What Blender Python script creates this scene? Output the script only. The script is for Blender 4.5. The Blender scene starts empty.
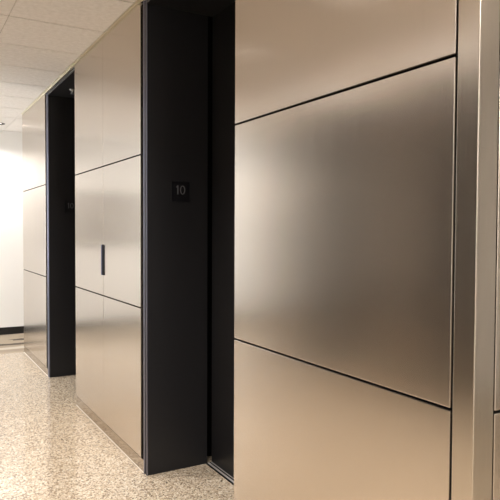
import bpy, bmesh, math
from mathutils import Vector, Matrix
S = bpy.context.scene
COL = S.collection

# ------------------------------------------------------------------ measures
F_PX, YAW, PITCH, ROLL, EYE = 601.0, 30.023, -1.791, 0.248, 1.442
XW = 1.225                       # lobby wall face
XL = -1.23                       # opposite wall face
H = 2.80                         # ceiling
J1, J2 = 1.893, 0.9812           # panel joint heights
Y_CORNER, Y_P1, Y_P2 = 1.0042, 1.0751, 2.2532      # corner, near panels
Y_J1, Y_C2 = 3.325, 4.985      # first opening ends, closet ends
Y_J2, Y_F2 = 6.040, 7.455      # second opening ends, far panels end
Y_SEAM = 4.1916
X_RET = 1.2997
Y_END = 8.85
Y_LEND = 6.35                     # opposite bank stops short of this
X_JAMB, X_DOOR = 1.620, 1.648
GAP = 0.0038
PLINTH = 0.075

# ------------------------------------------------------------------ materials
def new_mat(name):
    m = bpy.data.materials.new(name); m.use_nodes = True
    nt = m.node_tree
    return m, nt, nt.nodes['Principled BSDF']

def nd(nt, t, **kw):
    n = nt.nodes.new(t)
    for k, v in kw.items():
        if k in n.inputs: n.inputs[k].default_value = v
        else: setattr(n, k, v)
    return n

def simple(name, col, rough=0.5, spec=0.5, metal=0.0):
    m, nt, b = new_mat(name)
    b.inputs['Base Color'].default_value = (*col, 1)
    b.inputs['Roughness'].default_value = rough
    b.inputs['Specular IOR Level'].default_value = spec
    b.inputs['Metallic'].default_value = metal
    return m

def ramp(nt, stops, interp='LINEAR'):
    r = nt.nodes.new('ShaderNodeValToRGB'); cr = r.color_ramp; cr.interpolation = interp
    while len(cr.elements) < len(stops): cr.elements.new(0.5)
    for e, (p, c) in zip(cr.elements, stops):
        e.position = p; e.color = (*c, 1) if len(c) == 3 else c
    return r

def brushed(name, col, rough=0.23, aniso=0.5, streak=0.03):
    m, nt, b = new_mat(name); L = nt.links.new
    b.inputs['Metallic'].default_value = 1.0
    b.inputs['Anisotropic'].default_value = aniso
    g = nd(nt, 'ShaderNodeNewGeometry')
    cr = nd(nt, 'ShaderNodeVectorMath', operation='CROSS_PRODUCT')
    L(g.outputs['Normal'], cr.inputs[0]); cr.inputs[1].default_value = (0, 0, 1)
    ad = nd(nt, 'ShaderNodeVectorMath', operation='ADD')      # keeps the tangent defined on level faces
    L(cr.outputs[0], ad.inputs[0]); ad.inputs[1].default_value = (0.0001, 0.0002, 0.0)
    nm = nd(nt, 'ShaderNodeVectorMath', operation='NORMALIZE')
    L(ad.outputs[0], nm.inputs[0]); L(nm.outputs[0], b.inputs['Tangent'])
    # the grain: fine upright hairlines
    mp = nd(nt, 'ShaderNodeMapping'); mp.inputs['Scale'].default_value = (420, 420, 5)
    L(g.outputs['Position'], mp.inputs['Vector'])
    no = nd(nt, 'ShaderNodeTexNoise', Scale=1.0, Detail=3.0, Roughness=0.6); L(mp.outputs[0], no.inputs['Vector'])
    mr = nd(nt, 'ShaderNodeMapRange'); L(no.outputs[0], mr.inputs[0])
    mr.inputs['To Min'].default_value = rough - streak; mr.inputs['To Max'].default_value = rough + streak
    L(mr.outputs[0], b.inputs['Roughness'])
    r = ramp(nt, [(0.3, tuple(c * 0.95 for c in col)), (0.7, tuple(min(1, c * 1.04) for c in col))])
    L(no.outputs[0], r.inputs[0]); L(r.outputs[0], b.inputs['Base Color'])
    return m

def terrazzo():
    m, nt, b = new_mat('terrazzo'); L = nt.links.new
    g = nd(nt, 'ShaderNodeNewGeometry')
    dn = nd(nt, 'ShaderNodeTexNoise', Scale=90.0, Detail=2.0); L(g.outputs['Position'], dn.inputs['Vector'])
    mx = nd(nt, 'ShaderNodeMixRGB', blend_type='LINEAR_LIGHT'); mx.inputs[0].default_value = 0.006
    L(g.outputs['Position'], mx.inputs[1]); L(dn.outputs['Color'], mx.inputs[2])
    v1 = nd(nt, 'ShaderNodeTexVoronoi', Scale=140.0); L(mx.outputs[0], v1.inputs['Vector'])
    sp = nd(nt, 'ShaderNodeSeparateColor'); L(v1.outputs['Color'], sp.inputs[0])
    r1 = ramp(nt, [(0.0, (0.035, 0.024, 0.016)), (0.10, (0.15, 0.10, 0.065)), (0.24, (0.33, 0.255, 0.175)),
                   (0.42, (0.52, 0.43, 0.325)), (0.66, (0.62, 0.545, 0.44)), (0.86, (0.76, 0.70, 0.60))], 'CONSTANT')
    L(sp.outputs[0], r1.inputs[0])
    v2 = nd(nt, 'ShaderNodeTexVoronoi', Scale=290.0); L(mx.outputs[0], v2.inputs['Vector'])
    sp2 = nd(nt, 'ShaderNodeSeparateColor'); L(v2.outputs['Color'], sp2.inputs[0])
    r2 = ramp(nt, [(0.0, (0.06, 0.042, 0.03)), (0.16, (0.32, 0.25, 0.175)), (0.34, (0.56, 0.475, 0.37)), (0.8, (0.72, 0.655, 0.54))], 'CONSTANT')
    L(sp2.outputs[1], r2.inputs[0])
    mm = nd(nt, 'ShaderNodeMixRGB'); mm.inputs[0].default_value = 0.33
    L(r1.outputs[0], mm.inputs[1]); L(r2.outputs[0], mm.inputs[2])
    # hairline joints between the slabs
    br = nd(nt, 'ShaderNodeTexBrick', Scale=1.0); br.offset = 0.0
    br.inputs['Brick Width'].default_value = 0.61; br.inputs['Row Height'].default_value = 0.61
    br.inputs['Mortar Size'].default_value = 0.0016; br.inputs['Mortar Smooth'].default_value = 0.0
    br.inputs['Color1'].default_value = br.inputs['Color2'].default_value = (0.93, 0.90, 0.85, 1)
    br.inputs['Mortar'].default_value = (0.72, 0.68, 0.62, 1)
    L(g.outputs['Position'], br.inputs['Vector'])
    mj = nd(nt, 'ShaderNodeMixRGB', blend_type='MULTIPLY'); mj.inputs[0].default_value = 1.0
    L(mm.outputs[0], mj.inputs[1]); L(br.outputs['Color'], mj.inputs[2])
    L(mj.outputs[0], b.inputs['Base Color'])
    b.inputs['Roughness'].default_value = 0.06
    b.inputs['Specular IOR Level'].default_value = 0.7
    return m

def carpet():
    m, nt, b = new_mat('carpet'); L = nt.links.new
    g = nd(nt, 'ShaderNodeNewGeometry')
    mp = nd(nt, 'ShaderNodeMapping'); mp.inputs['Scale'].default_value = (2.2, 7.0, 1)
    L(g.outputs['Position'], mp.inputs['Vector'])
    v = nd(nt, 'ShaderNodeTexVoronoi', Scale=1.0); v.distance = 'CHEBYCHEV'; v.inputs['Randomness'].default_value = 0.6
    L(mp.outputs[0], v.inputs['Vector'])
    s = nd(nt, 'ShaderNodeSeparateColor'); L(v.outputs['Color'], s.inputs[0])
    r = ramp(nt, [(0, (0.06, 0.045, 0.03)), (0.16, (0.25, 0.20, 0.145)), (0.55, (0.29, 0.235, 0.17)), (0.9, (0.40, 0.35, 0.28))], 'CONSTANT')
    L(s.outputs[0], r.inputs[0]); L(r.outputs[0], b.inputs['Base Color'])
    n = nd(nt, 'ShaderNodeTexNoise', Scale=300.0); L(g.outputs['Position'], n.inputs['Vector'])
    bp = nd(nt, 'ShaderNodeBump', Strength=0.5, Distance=0.004); L(n.outputs[0], bp.inputs['Height']); L(bp.outputs[0], b.inputs['Normal'])
    b.inputs['Roughness'].default_value = 0.95
    return m

def acoustic():
    m, nt, b = new_mat('acoustic_tile'); L = nt.links.new
    g = nd(nt, 'ShaderNodeNewGeometry')
    n = nd(nt, 'ShaderNodeTexNoise', Scale=260.0, Detail=3.0); L(g.outputs['Position'], n.inputs['Vector'])
    n2 = nd(nt, 'ShaderNodeTexNoise', Scale=30.0, Detail=4.0); L(g.outputs['Position'], n2.inputs['Vector'])
    r = ramp(nt, [(0.30, (0.70, 0.665, 0.63)), (0.46, (0.87, 0.84, 0.81)), (0.7, (0.89, 0.865, 0.84))])
    L(n.outputs[0], r.inputs[0])
    r2 = ramp(nt, [(0.3, (0.90, 0.895, 0.885)), (0.65, (1, 1, 1))]); L(n2.outputs[0], r2.inputs[0])
    mm = nd(nt, 'ShaderNodeMixRGB', blend_type='MULTIPLY'); mm.inputs[0].default_value = 1.0
    L(r.outputs[0], mm.inputs[1]); L(r2.outputs[0], mm.inputs[2]); L(mm.outputs[0], b.inputs['Base Color'])
    bp = nd(nt, 'ShaderNodeBump', Strength=0.35, Distance=0.002); L(n.outputs[0], bp.inputs['Height']); L(bp.outputs[0], b.inputs['Normal'])
    b.inputs['Roughness'].default_value = 0.95; b.inputs['Specular IOR Level'].default_value = 0.2
    return m

def painted(name, col, rough=0.5, spec=0.3):
    m, nt, b = new_mat(name); L = nt.links.new
    b.inputs['Base Color'].default_value = (*col, 1)
    b.inputs['Roughness'].default_value = rough; b.inputs['Specular IOR Level'].default_value = spec
    g = nd(nt, 'ShaderNodeNewGeometry')
    n = nd(nt, 'ShaderNodeTexNoise', Scale=140.0, Detail=2.0); L(g.outputs['Position'], n.inputs['Vector'])
    bp = nd(nt, 'ShaderNodeBump', Strength=0.08, Distance=0.001); L(n.outputs[0], bp.inputs['Height']); L(bp.outputs[0], b.inputs['Normal'])
    return m

def glow(name, col, strength):
    m, nt, b = new_mat(name)
    b.inputs['Base Color'].default_value = (0.8, 0.8, 0.8, 1)
    b.inputs['Emission Color'].default_value = (*col, 1); b.inputs['Emission Strength'].default_value = strength
    return m

METAL = brushed('brushed_bronze_steel', (0.66, 0.592, 0.522))
METAL_DARK = brushed('brushed_dark_bronze', (0.52, 0.455, 0.39))
METAL_PLINTH = brushed('brushed_bronze_plinth', (0.46, 0.40, 0.34), rough=0.13, aniso=0.3, streak=0.02)
METAL_POST = brushed('brushed_bronze_post', (0.62, 0.56, 0.49), rough=0.24)
TERRAZZO = terrazzo(); CARPET = carpet(); TILE = acoustic()
WHITE = painted('white_wall_paint', (0.87, 0.865, 0.85), 0.6)
BLACK = painted('black_enamel', (0.0128, 0.0126, 0.0142), 0.42, 0.35)
DOORBLK = painted('black_door_enamel', (0.0115, 0.0108, 0.0112), 0.30, 0.35)
VOID = simple('black_reveal', (0.003, 0.003, 0.003), 0.8, 0.1)
NOSE = simple('dark_nose_metal', (0.22, 0.22, 0.28), 0.35, 0.5, 1.0)
BASEB = simple('black_vinyl', (0.012, 0.011, 0.011), 0.5, 0.3)
GRID = simple('grid_reveal', (0.30, 0.27, 0.22), 0.8, 0.2)
CREAM = simple('cream_ceiling_angle', (0.62, 0.56, 0.42), 0.45, 0.4)
SILL = simple('sill_aluminium', (0.52, 0.50, 0.48), 0.6, 0.5, 0.6)
SIGN = simple('sign_plate_black', (0.0045, 0.0045, 0.0065), 0.35, 0.4)
SIGNTXT = simple('sign_numeral_grey', (0.12, 0.12, 0.13), 0.45, 0.5)
PULL = simple('pull_dark', (0.004, 0.004, 0.008), 0.7, 0.15)
PULLEDGE = simple('pull_edge_blue_highlight', (0.05, 0.06, 0.13), 0.3, 0.5, 0.6)  # blue daylight highlight put into the lip colour
TRIMW = simple('white_trim_ring', (0.82, 0.80, 0.76), 0.4, 0.4)
BAFFLE = simple('black_baffle', (0.02, 0.02, 0.02), 0.5, 0.3)
GREYP = simple('grey_metal_fitting', (0.42, 0.40, 0.37), 0.4, 0.5, 0.6)
BOARD = painted('grey_board', (0.31, 0.28, 0.25), 0.7)
CAULK = simple('pale_caulk', (0.62, 0.57, 0.49), 0.6, 0.3)
LENS = glow('lamp_lens', (1.0, 0.90, 0.82), 3.0)

# ------------------------------------------------------------------ mesh helpers
def add_box(bm, x0, x1, y0, y1, z0, z1, bev=0.0, seg=2):
    r = bmesh.ops.create_cube(bm, size=1.0)
    vs = r['verts']
    bmesh.ops.scale(bm, vec=(x1 - x0, y1 - y0, z1 - z0), verts=vs)
    bmesh.ops.translate(bm, vec=((x0 + x1) / 2, (y0 + y1) / 2, (z0 + z1) / 2), verts=vs)
    if bev > 0:
        es = list({e for v in vs for e in v.link_edges})
        bmesh.ops.bevel(bm, geom=es, offset=bev, segments=seg, affect='EDGES', profile=0.5)

def add_lathe(bm, prof, c, n=40, axis='z'):
    rings = []
    for (r, z) in prof:
        rings.append([bm.verts.new((c[0] + r * math.cos(2 * math.pi * i / n), c[1] + r * math.sin(2 * math.pi * i / n), c[2] + z)) for i in range(n)])
    for a, b in zip(rings, rings[1:]):
        for i in range(n): bm.faces.new((a[i], a[(i + 1) % n], b[(i + 1) % n], b[i]))
    return rings

def add_prism(bm, poly, z0, z1):
    """an outline in plan (x, y) carried up from z0 to z1"""
    a = [bm.verts.new((x, y, z0)) for x, y in poly]; b = [bm.verts.new((x, y, z1)) for x, y in poly]
    n = len(poly)
    for i in range(n): bm.faces.new((a[i], a[(i + 1) % n], b[(i + 1) % n], b[i]))
    bm.faces.new(list(reversed(a))); bm.faces.new(b)

def obj(name, bm, mat, parent=None, smooth=False):
    bmesh.ops.recalc_face_normals(bm, faces=bm.faces[:])
    me = bpy.data.meshes.new(name); bm.to_mesh(me); bm.free()
    for m in (mat if isinstance(mat, (list, tuple)) else [mat]): me.materials.append(m)
    if smooth:
        for p in me.polygons: p.use_smooth = True
    o = bpy.data.objects.new(name, me); COL.objects.link(o)
    if parent is not None:
        o.parent = parent; o.matrix_parent_inverse = Matrix.Translation(-parent.location)
    return o

def box_obj(name, mat, b, parent=None, bev=0.0, seg=2):
    bm = bmesh.new(); add_box(bm, *b, bev=bev, seg=seg); return obj(name, bm, mat, parent)

def struct(o): o['kind'] = 'structure'; return o

def tag(o, label, cat, group=None):
    o['label'] = label; o['category'] = cat
    if group: o['group'] = group
    return o

def empty(name, loc, label, cat, group=None):
    o = bpy.data.objects.new(name, None); o.location = loc; o.empty_display_size = 0.1; COL.objects.link(o)
    return tag(o, label, cat, group)

# ------------------------------------------------------------------ the setting
X0, X1, Y0 = -5.0, 5.0, -1.6
struct(box_obj('floor', TERRAZZO, (X0, X1, Y0, Y_F2, -0.1, 0.0)))
struct(box_obj('floor_corridor', CARPET, (X0, X1, Y_F2, Y_END, -0.1, 0.0)))

bm = bmesh.new()                                   # ceiling: tiles hung in a grid
PX, PY = 0.61, 0.61
YG0, XG0 = 4.11, 0.600
k0, k1 = int((Y0 - YG0) // PY), int((Y_END - YG0) // PY) + 1
i0, i1 = int((X0 - XG0) // PX), int((X1 - XG0) // PX) + 1
W2 = 0.007
CANS = [(0.18, 0.26), (0.18, 1.50), (0.18, 2.74), (0.18, 3.99), (0.18, 5.25), (0.18, 6.50), (1.04, 8.25)]
for i in range(i0, i1 + 1):
    for k in range(k0, k1 + 1):
        x0, x1 = max(X0, XG0 + i * PX + 0.0015), min(X1, XG0 + (i + 1) * PX - 0.0015)
        y0, y1 = max(Y0, YG0 + k * PY + W2), min(Y_END, YG0 + (k + 1) * PY - W2)
        if x1 - x0 < 0.02 or y1 - y0 < 0.02: continue
        add_box(bm, x0, x1, y0, y1, H, H + 0.02, bev=0.002, seg=1)
ceil = obj('ceiling', bm, [TILE, GRID])
bm = bmesh.new(); bm.from_mesh(ceil.data)
n0 = len(bm.faces)
add_box(bm, X0, X1, Y0, Y_END, H + 0.005, H + 0.12)
bm.faces.ensure_lookup_table()
for f in bm.faces[n0:]: f.material_index = 1
bm.to_mesh(ceil.data); bm.free(); struct(ceil)

bm = bmesh.new()                                   # cream angle where ceiling meets the panelled wall
add_box(bm, XW - 0.013, XW + 0.002, Y_CORNER - 0.002, Y_F2, H - 0.004, H - 0.0005)
add_box(bm, XW - 0.001, XW + 0.004, Y_CORNER - 0.002, Y_F2, H - 0.0175, H - 0.003)
struct(obj('trim_1', bm, CREAM))

# core of the panelled wall: shows only as the black reveal between panels
bm = bmesh.new()
XB = XW + 0.016
add_box(bm, XB, 1.70, Y_CORNER + 0.016, Y_P2 - 0.012, 0, H)
add_box(bm, XB, 1.70, Y_J1 + 0.10, Y_C2 - 0.004, 0, H)
add_box(bm, XB, 5.0, Y_J2 + 0.127, Y_F2 - 0.016, 0, H)
add_box(bm, 1.70, 5.0, Y_CORNER + 0.016, Y_J2 + 0.127, 0, H)
struct(obj('wall_right', bm, VOID))
struct(box_obj('wall_end', WHITE, (X0, X1, Y_END, Y_END + 0.1, 0, H)))
struct(box_obj('baseboard_end', BASEB, (X0, X1, Y_END - 0.012, Y_END, 0, 0.10), bev=0.003))
struct(box_obj('wall_back', WHITE, (X0, X1, Y0 - 0.1, Y0, 0, H)))
struct(box_obj('wall_east', WHITE, (X1, X1 + 0.1, Y0, Y_END, 0, H)))
struct(box_obj('wall_west', WHITE, (X0 - 0.1, X0, Y0, Y_END, 0, H)))

# opposite bank: panels and dark openings, seen only as reflections
bm = bmesh.new()
BANK = ((Y_CORNER, 2.45), (3.55, 4.15), (5.30, Y_LEND))
for (a, b) in BANK:
    for (z0, z1) in ((PLINTH, J2 - GAP), (J2 + GAP, J1 - GAP), (J1 + GAP, H - 0.03)):
        add_box(bm, XL - 0.016, XL, a, b, z0, z1)
    add_box(bm, XL - 0.02, XL - 0.004, a, b, 0, PLINTH)
nf = len(bm.faces)
for (a, b) in BANK:
    add_box(bm, X0, XL - 0.02, a, b, 0, H)
add_box(bm, X0, XL - 0.41, Y_CORNER, Y_LEND, 0, H)
bm.faces.ensure_lookup_table()
for f in bm.faces[nf:]: f.material_index = 1
struct(obj('wall_left', bm, [METAL_DARK, BLACK]))

# ------------------------------------------------------------------ cladding panels
ROWS = (('bottom', PLINTH + 0.004, J2 - GAP), ('middle', J2 + GAP, J1 - GAP), ('top', J1 + GAP, H - 0.019))
TH = 0.014
LBL = {
 'near': {'top': 'large blank brushed bronze panel meeting the ceiling, nearest, above the glowing square one',
          'middle': 'largest brushed bronze panel with a bright glow along its left edge',
          'bottom': 'flat tan bronze panel below the large glowing panel, down to the floor'},
 'far': {'top': 'small farthest bronze panel under the ceiling edge, left of second dark elevator opening',
         'middle': 'pale middle bronze panel between white end wall and second dark elevator opening',
         'bottom': 'lowest far bronze panel above floor, beside black baseboard of white wall'},
 'ret': {'top': 'sliver of upper bronze panel at right edge beyond the corner post',
         'middle': 'sliver of middle bronze panel at right edge beyond the corner post',
         'bottom': 'sliver of lower bronze panel at right edge beyond the corner post'}}
for row, z0, z1 in ROWS:
    o = box_obj('wall_panel', METAL, (XW, XW + TH, Y_P1 + GAP, Y_P2, z0, z1), bev=0.0022)
    tag(o, LBL['near'][row], 'wall panel', 'bronze panels of the near pier')
for row, z0, z1 in ROWS:
    o = box_obj('wall_panel', METAL, (XW, XW + TH, Y_J2 + 0.125, Y_F2 - 0.002, z0, z1), bev=0.002)
    tag(o, LBL['far'][row], 'wall panel', 'bronze panels of the far pier')
for row, z0, z1 in ROWS:
    o = box_obj('wall_panel', METAL, (X_RET + GAP * 1.3, 2.5, Y_CORNER, Y_CORNER + TH, z0, z1), bev=0.002)
    tag(o, LBL['ret'][row], 'wall panel', 'bronze panels round the corner')
# return face of the far pier into the corridor
bm = bmesh.new(); add_box(bm, XW + 0.002, 5.0, Y_F2 - 0.014, Y_F2, PLINTH, H - 0.026, bev=0.001, seg=1); struct(obj('trim_2', bm, METAL))

# corner post: two flat faces meeting in a sharp rounded arris
bm = bmesh.new()
add_prism(bm, [(XW, Y_P1 - GAP), (XW, Y_CORNER), (X_RET - GAP * .4, Y_CORNER), (X_RET - GAP * .4, Y_CORNER + 0.012), (XW + 0.012, Y_CORNER + 0.012), (XW + 0.012, Y_P1 - GAP)], 0.0, H - 0.004)
vert = [e for e in bm.edges if abs(e.verts[0].co.z - e.verts[1].co.z) > 1 and abs(e.verts[0].co.x - XW) < 1e-5]
bmesh.ops.bevel(bm, geom=vert, offset=0.0025, segments=3, affect='EDGES', profile=0.5)
tag(obj('corner_post', bm, METAL_POST), 'full height bronze corner post with two narrow faces at the right', 'corner post')

# plinths under the piers
struct(box_obj('baseboard_right', METAL_PLINTH, (XW + 0.003, XW + TH, Y_P1 + GAP, Y_P2, 0, PLINTH), bev=0.001))
struct(box_obj('baseboard_far', METAL_PLINTH, (XW + 0.002, XW + TH, Y_J2 + 0.052, Y_F2 - 0.002, 0, PLINTH), bev=0.001))
bm = bmesh.new()
for a, b in ((Y_P1, Y_P2), (Y_J1 + 0.052, Y_C2), (Y_J2 + 0.052, Y_F2)): add_box(bm, XW - 0.002, XW + 0.0015, a, b, 0.0, 0.002)
struct(obj('trim_3', bm, CAULK))

# ------------------------------------------------------------------ closet with paired doors between the two openings
closet = empty('closet', (XW + 0.1, (Y_J1 + Y_C2) / 2, 0), 'tall bronze closet front with paired doors and black pull between both elevator openings', 'closet')
Ya, Yb = Y_J1 + 0.097, Y_C2 - 0.001
SG = 0.0022
box_obj('carcass', VOID, (XW + 0.0148, XB - 0.0004, Ya + 0.01, Yb - 0.004, PLINTH, H - 0.03), closet)
box_obj('plinth', METAL_PLINTH, (XW + 0.002, XB - 0.0004, Y_J1 + 0.052, Yb, 0.0, PLINTH), closet, bev=0.001)
mid_door = None
for row, z0, z1 in ROWS:
    for y0, y1 in ((Ya, Y_SEAM - SG), (Y_SEAM + SG, Yb)):
        d = box_obj('door', METAL, (XW, XW + TH, y0, y1, z0, z1), closet, bev=0.0014)
        if row == 'middle' and y0 > Y_SEAM - 0.1: mid_door = d
# flush pull: dark slot, its lip coloured as a blue daylight highlight
PZ = 1.235
bm = bmesh.new()
add_box(bm, XW - 0.005, XW + 0.002, Y_SEAM - 0.030, Y_SEAM + 0.014, PZ - 0.108, PZ + 0.108, bev=0.002)
hd = obj('handle', bm, PULL, mid_door); hd['label'] = 'black upright pull with a blue highlight painted on its lip'
bm = bmesh.new()
add_box(bm, XW - 0.007, XW + 0.002, Y_SEAM + 0.014, Y_SEAM + 0.034, PZ - 0.108, PZ + 0.108, bev=0.002)
obj('handle_lip', bm, PULLEDGE, mid_door)

# ------------------------------------------------------------------ elevator entrances
def entrance(ya, yb, label):
    """opening from ya (near) to yb (far): jambs, soffit, two sliding panels and a sill"""
    t = empty('elevator_entrance', (X_DOOR, (ya + yb) / 2, 0), label, 'elevator', 'elevator entrances')
    zt = H - 0.055
    for y, s in ((yb, 1), (ya, -1)):
        if s < 0: y = ya
        sw = 0.058 if s > 0 else 0.010
        poly = [(XW + 0.003, y), (X_JAMB, y), (X_JAMB, y + s * 0.045), (XW + 0.02, y + s * 0.045), (XW + 0.02, y + s * 0.02), (XW + 0.003, y + s * 0.02)]
        if s < 0: poly = [(XW + 0.016, y), (X_JAMB, y), (X_JAMB, y - 0.010), (XW + 0.016, y - 0.010)]
        bm = bmesh.new(); add_prism(bm, poly, 0.0, H - 0.025); j = obj('jamb', bm, BLACK, t)
        if s > 0:                                   # rounded metal noses on the room edge of the jamb
            bm = bmesh.new()
            add_box(bm, XW - 0.001, XW + 0.010, y + 0.030, y + 0.049, 0.0, H - 0.026, bev=0.003, seg=2)
            add_box(bm, XW + 0.0005, XW + 0.010, y - 0.001, y + 0.009, 0.0, H - 0.026, bev=0.003, seg=2)
            nz = obj('jamb_nose', bm, NOSE, j); nz['label'] = 'grey metal nosing'
            bm = bmesh.new(); add_box(bm, XW + 0.0125, XB - 0.002, y + 0.050, y + 0.0965 + (0.028 if yb > 5 else 0), PLINTH + 0.002, H - 0.026); obj('shadow_gap', bm, VOID, j)
    box_obj('soffit', BLACK, (XW + 0.004, X_DOOR + 0.045, ya, yb, zt, zt + 0.02), t)
    box_obj('header', BLACK, (XW + 0.004, XW + 0.016, ya, yb, zt + 0.02, H - 0.026), t)
    ym = (ya + yb) / 2
    for a, b in ((ya, ym - 0.002), (ym + 0.002, yb - 0.004)):
        box_obj('door_panel', DOORBLK, (X_DOOR, X_DOOR + 0.035, a, b, 0.008, zt), t, bev=0.002)
    bm = bmesh.new()
    add_box(bm, X_JAMB + 0.002, X_DOOR + 0.04, ya, yb, 0.0, 0.004, bev=0.001, seg=1)
    sl = obj('sill', bm, SILL, t)
    bm = bmesh.new(); add_box(bm, X_JAMB - 0.010, X_JAMB + 0.0015, ya, yb, 0.0, 0.003); 
    add_box(bm, X_DOOR - 0.014, X_DOOR - 0.004, ya, yb, 0.0041, 0.0048); obj('sill_groove', bm, VOID, sl)
    box_obj('back_panel', VOID, (X_DOOR + 0.046, X_DOOR + 0.06, ya, yb, 0.0, H - 0.03), t)
    return t
entrance(Y_P2 + 0.0005, Y_J1, 'nearest black recessed elevator opening, right of the closet doors')
entrance(Y_C2 + 0.0005, Y_J2, 'farther narrow black elevator opening, left of the closet doors')

# ------------------------------------------------------------------ floor number signs on the jambs
def floor_sign(x0, x1, zc, y, label):
    hh = 0.059
    t = empty('floor_sign', ((x0 + x1) / 2, y, zc), label, 'sign', 'floor number signs')
    box_obj('plate', SIGN, (x0, x1, y - 0.004, y - 0.0002, zc - hh, zc + hh), t, bev=0.0008, seg=1)
    w = x1 - x0; yf = y - 0.0055
    bm = bmesh.new()                               # the figures 1 and 0, raised
    xa = x0 + w * 0.345; zt, zb = zc + hh * 0.62, zc - hh * 0.28
    add_box(bm, xa - 0.0035, xa + 0.0035, yf, y - 0.0035, zb, zt)
    v = [bm.verts.new(p) for p in ((xa - 0.0035, yf, zt), (xa - 0.0035, yf, zt - 0.010), (xa - 0.0115, yf, zt - 0.014), (xa - 0.0115, yf, zt - 0.0095))]
    bm.faces.new(v)
    cx, cz, ro, rz, n = x0 + w * 0.60, (zt + zb) / 2, 0.0165, (zt - zb) / 2, 28
    oo, ii, ob, ib = [], [], [], []
    for k in range(n):
        c, s = math.cos(2 * math.pi * k / n), math.sin(2 * math.pi * k / n)
        oo.append(bm.verts.new((cx + ro * c, yf, cz + rz * s))); ii.append(bm.verts.new((cx + (ro - 0.006) * c, yf, cz + (rz - 0.0045) * s)))
        ob.append(bm.verts.new((cx + ro * c, y - 0.0035, cz + rz * s))); ib.append(bm.verts.new((cx + (ro - 0.006) * c, y - 0.0035, cz + (rz - 0.0045) * s)))
    for k in range(n):
        m = (k + 1) % n
        bm.faces.new((oo[k], oo[m], ii[m], ii[k])); bm.faces.new((oo[k], oo[m], ob[m], ob[k])); bm.faces.new((ii[k], ii[m], ib[m], ib[k]))
    nm = obj('numeral', bm, SIGNTXT, t); nm['label'] = 'raised grey figure 10'
    bm = bmesh.new()                               # braille dots
    for dx, dz in ((0.36, 0), (0.36, -1), (0.41, -1), (0.41, -2), (0.52, 0), (0.60, 0), (0.60, -1), (0.65, -1), (0.52, -2)):
        r = bmesh.ops.create_icosphere(bm, subdivisions=1, radius=0.0016)
        bmesh.ops.translate(bm, vec=(x0 + w * dx, y - 0.004, zc - hh * 0.50 + dz * 0.006), verts=r['verts'])
    obj('braille', bm, SIGN, t)
    return t
floor_sign(1.380, 1.500, 1.676, Y_J1, 'square black sign reading 10 on the nearest opening, fully visible')
floor_sign(1.380, 1.500, 1.676, Y_J2, 'black number sign in the far opening, partly hidden behind closet edge')

# sprinkler under the soffit of the far opening
sp = empty('sprinkler_head', (1.378, 5.68, H - 0.055), 'small grey sprinkler hanging from the dark ceiling of the far elevator opening', 'sprinkler')
bm = bmesh.new(); add_lathe(bm, [(0.0, 0), (0.028, 0), (0.026, -0.006), (0.010, -0.010), (0.009, -0.030), (0.0, -0.030)], (1.378, 5.68, H - 0.055), 24); obj('body', bm, GREYP, sp, True)
bm = bmesh.new(); add_lathe(bm, [(0.0, -0.036), (0.019, -0.036), (0.019, -0.040), (0.0, -0.040)], (1.378, 5.68, H - 0.055), 20)
add_box(bm, 1.368, 1.3705, 5.678, 5.682, H - 0.055 - 0.037, H - 0.055 - 0.028); add_box(bm, 1.3855, 1.388, 5.678, 5.682, H - 0.055 - 0.037, H - 0.055 - 0.028)
obj('deflector', bm, GREYP, sp)

# unseen framed board added on the end wall: gives the closet doors a dark band
nb = empty('added_wall_board', (-0.38, Y_END, 1.62), 'unseen grey board added on the white end wall for the dark band mirrored in the closet doors', 'board')
box_obj('board_face', BOARD, (-1.10, 0.34, Y_END - 0.022, Y_END - 0.001, 1.24, 2.0), nb)
bm = bmesh.new()
for b in ((-1.13, 0.37, 2.0, 2.03), (-1.13, 0.37, 1.21, 1.24), (-1.13, -1.10, 1.24, 2.0), (0.34, 0.37, 1.24, 2.0)):
    add_box(bm, b[0], b[1], Y_END - 0.03, Y_END - 0.001, b[2], b[3], bev=0.003)
obj('board_frame', bm, GREYP, nb)

# ------------------------------------------------------------------ recessed downlights
def lamp(name, kind, loc, power, col=(1.0, 0.95, 0.915), **kw):
    l = bpy.data.lights.new(name, kind); l.energy = power; l.color = col
    for k, v in kw.items(): setattr(l, k, v)
    o = bpy.data.objects.new(name, l); o.location = loc; COL.objects.link(o); return o

first = True
for (x, y) in CANS:
    seen = (x, y) == (1.04, 8.25)
    t = empty('downlight', (x, y, H), 'round recessed ceiling downlight with dark baffle at upper left, near white wall' if seen
              else 'round ceiling downlight above the lobby, seen only mirrored in the bronze panels', 'downlight', 'ceiling downlights')
    bm = bmesh.new(); add_lathe(bm, [(0.110, -0.001), (0.111, -0.006), (0.117, -0.005), (0.119, 0.0)], (x, y, H), 40); obj('trim_ring', bm, TRIMW, t, True)
    bm = bmesh.new(); add_lathe(bm, [(0.112, -0.0055), (0.106, -0.008), (0.066, -0.004), (0.066, -0.001)], (x, y, H), 40); obj('baffle', bm, BAFFLE, t, True)
    bm = bmesh.new(); add_lathe(bm, [(0.066, -0.0025), (0.045, -0.004), (0.0005, -0.0045)], (x, y, H), 32); obj('lens', bm, LENS, t, True)
    corr = y > 7.5
    lamp('downlight_beam', 'SPOT', (x, y, H - 0.02), 95 if corr else (170 if y < 4.5 else 105), spot_size=math.radians(150 if corr else 118), spot_blend=0.7, shadow_soft_size=0.05)

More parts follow.
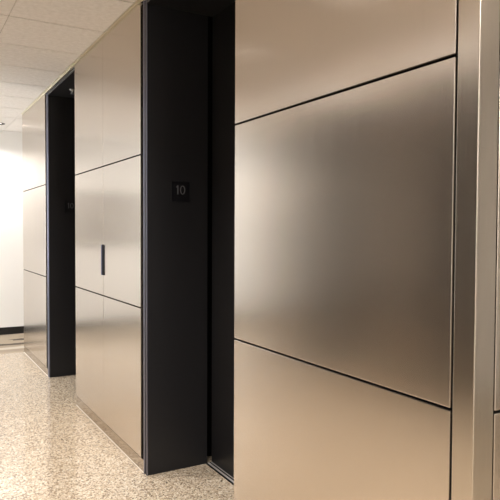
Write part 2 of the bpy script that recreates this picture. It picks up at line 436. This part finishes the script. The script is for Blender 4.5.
# added uplight along the opposite bank, no such fixture seen: brightens the ceiling
cv = lamp('added_uplight', 'AREA', (XL + 0.10, 3.75, 2.47), 40, shape='RECTANGLE', size=0.08, size_y=5.0)
cv.rotation_euler = (0, math.radians(180 - 58), 0)
struct(box_obj('added_uplight_ledge', BLACK, (XL + 0.001, XL + 0.12, 1.2, 6.3, 2.42, 2.45), bev=0.003))  # unseen ledge added to cover the uplight from below
# added ceiling lamps, fixtures unseen: brighten both corridors and the corner post
for (x, y, sx, sy, p) in ((-3.7, 7.9, 2.0, 0.3, 112), (3.4, 8.2, 2.4, 0.3, 45), (-2.6, -0.3, 2.4, 0.6, 100), (1.2, -1.1, 1.2, 0.4, 85)):
    lamp('added_ceiling_lamp', 'AREA', (x, y, H - 0.012), p, (1.0, 0.965, 0.92), shape='RECTANGLE', size=sx, size_y=sy)

# daylight from the west end of the corridor
dl = lamp('window_daylight', 'AREA', (X0 + 0.06, 7.8, 1.5), 280, (0.80, 0.90, 1.0), shape='RECTANGLE', size=1.96, size_y=1.96)
dl.rotation_euler = (0, math.radians(-90), 0)
bm = bmesh.new()
for y0, y1, z0, z1 in ((6.74, 8.84, 2.5, 2.56), (6.74, 8.84, 0.44, 0.5), (6.74, 6.80, 0.5, 2.5), (8.78, 8.84, 0.5, 2.5)):
    add_box(bm, X0 + 0.001, X0 + 0.07, y0, y1, z0, z1, bev=0.003)
struct(obj('added_window_frame', bm, TRIMW))  # unseen frame, added around the daylight lamp
# ------------------------------------------------------------------ camera
cam = bpy.data.cameras.new('camera'); co = bpy.data.objects.new('camera', cam); COL.objects.link(co)
cam.sensor_fit = 'HORIZONTAL'; cam.sensor_width = 36.0; cam.lens = F_PX / 500 * 36.0; cam.clip_start = 0.05
yaw, pit, rol = map(math.radians, (YAW, PITCH, ROLL))
Fv = Vector((math.sin(yaw) * math.cos(pit), math.cos(yaw) * math.cos(pit), math.sin(pit)))
Rv = Vector((math.cos(yaw), -math.sin(yaw), 0)); Uv = Rv.cross(Fv)
R2 = Rv * math.cos(rol) + Uv * math.sin(rol); U2 = -Rv * math.sin(rol) + Uv * math.cos(rol)
M = Matrix((R2, U2, -Fv)).transposed().to_4x4(); M.translation = Vector((0, 0, EYE)); co.matrix_world = M
S.camera = co

w = bpy.data.worlds.new('world'); S.world = w; w.use_nodes = True
w.node_tree.nodes['Background'].inputs[0].default_value = (0.02, 0.018, 0.015, 1)
S.view_settings.view_transform = 'Standard'; S.view_settings.look = 'None'
S.view_settings.gamma = 1.0; S.view_settings.use_curve_mapping = False
S.view_settings.exposure = 0.06
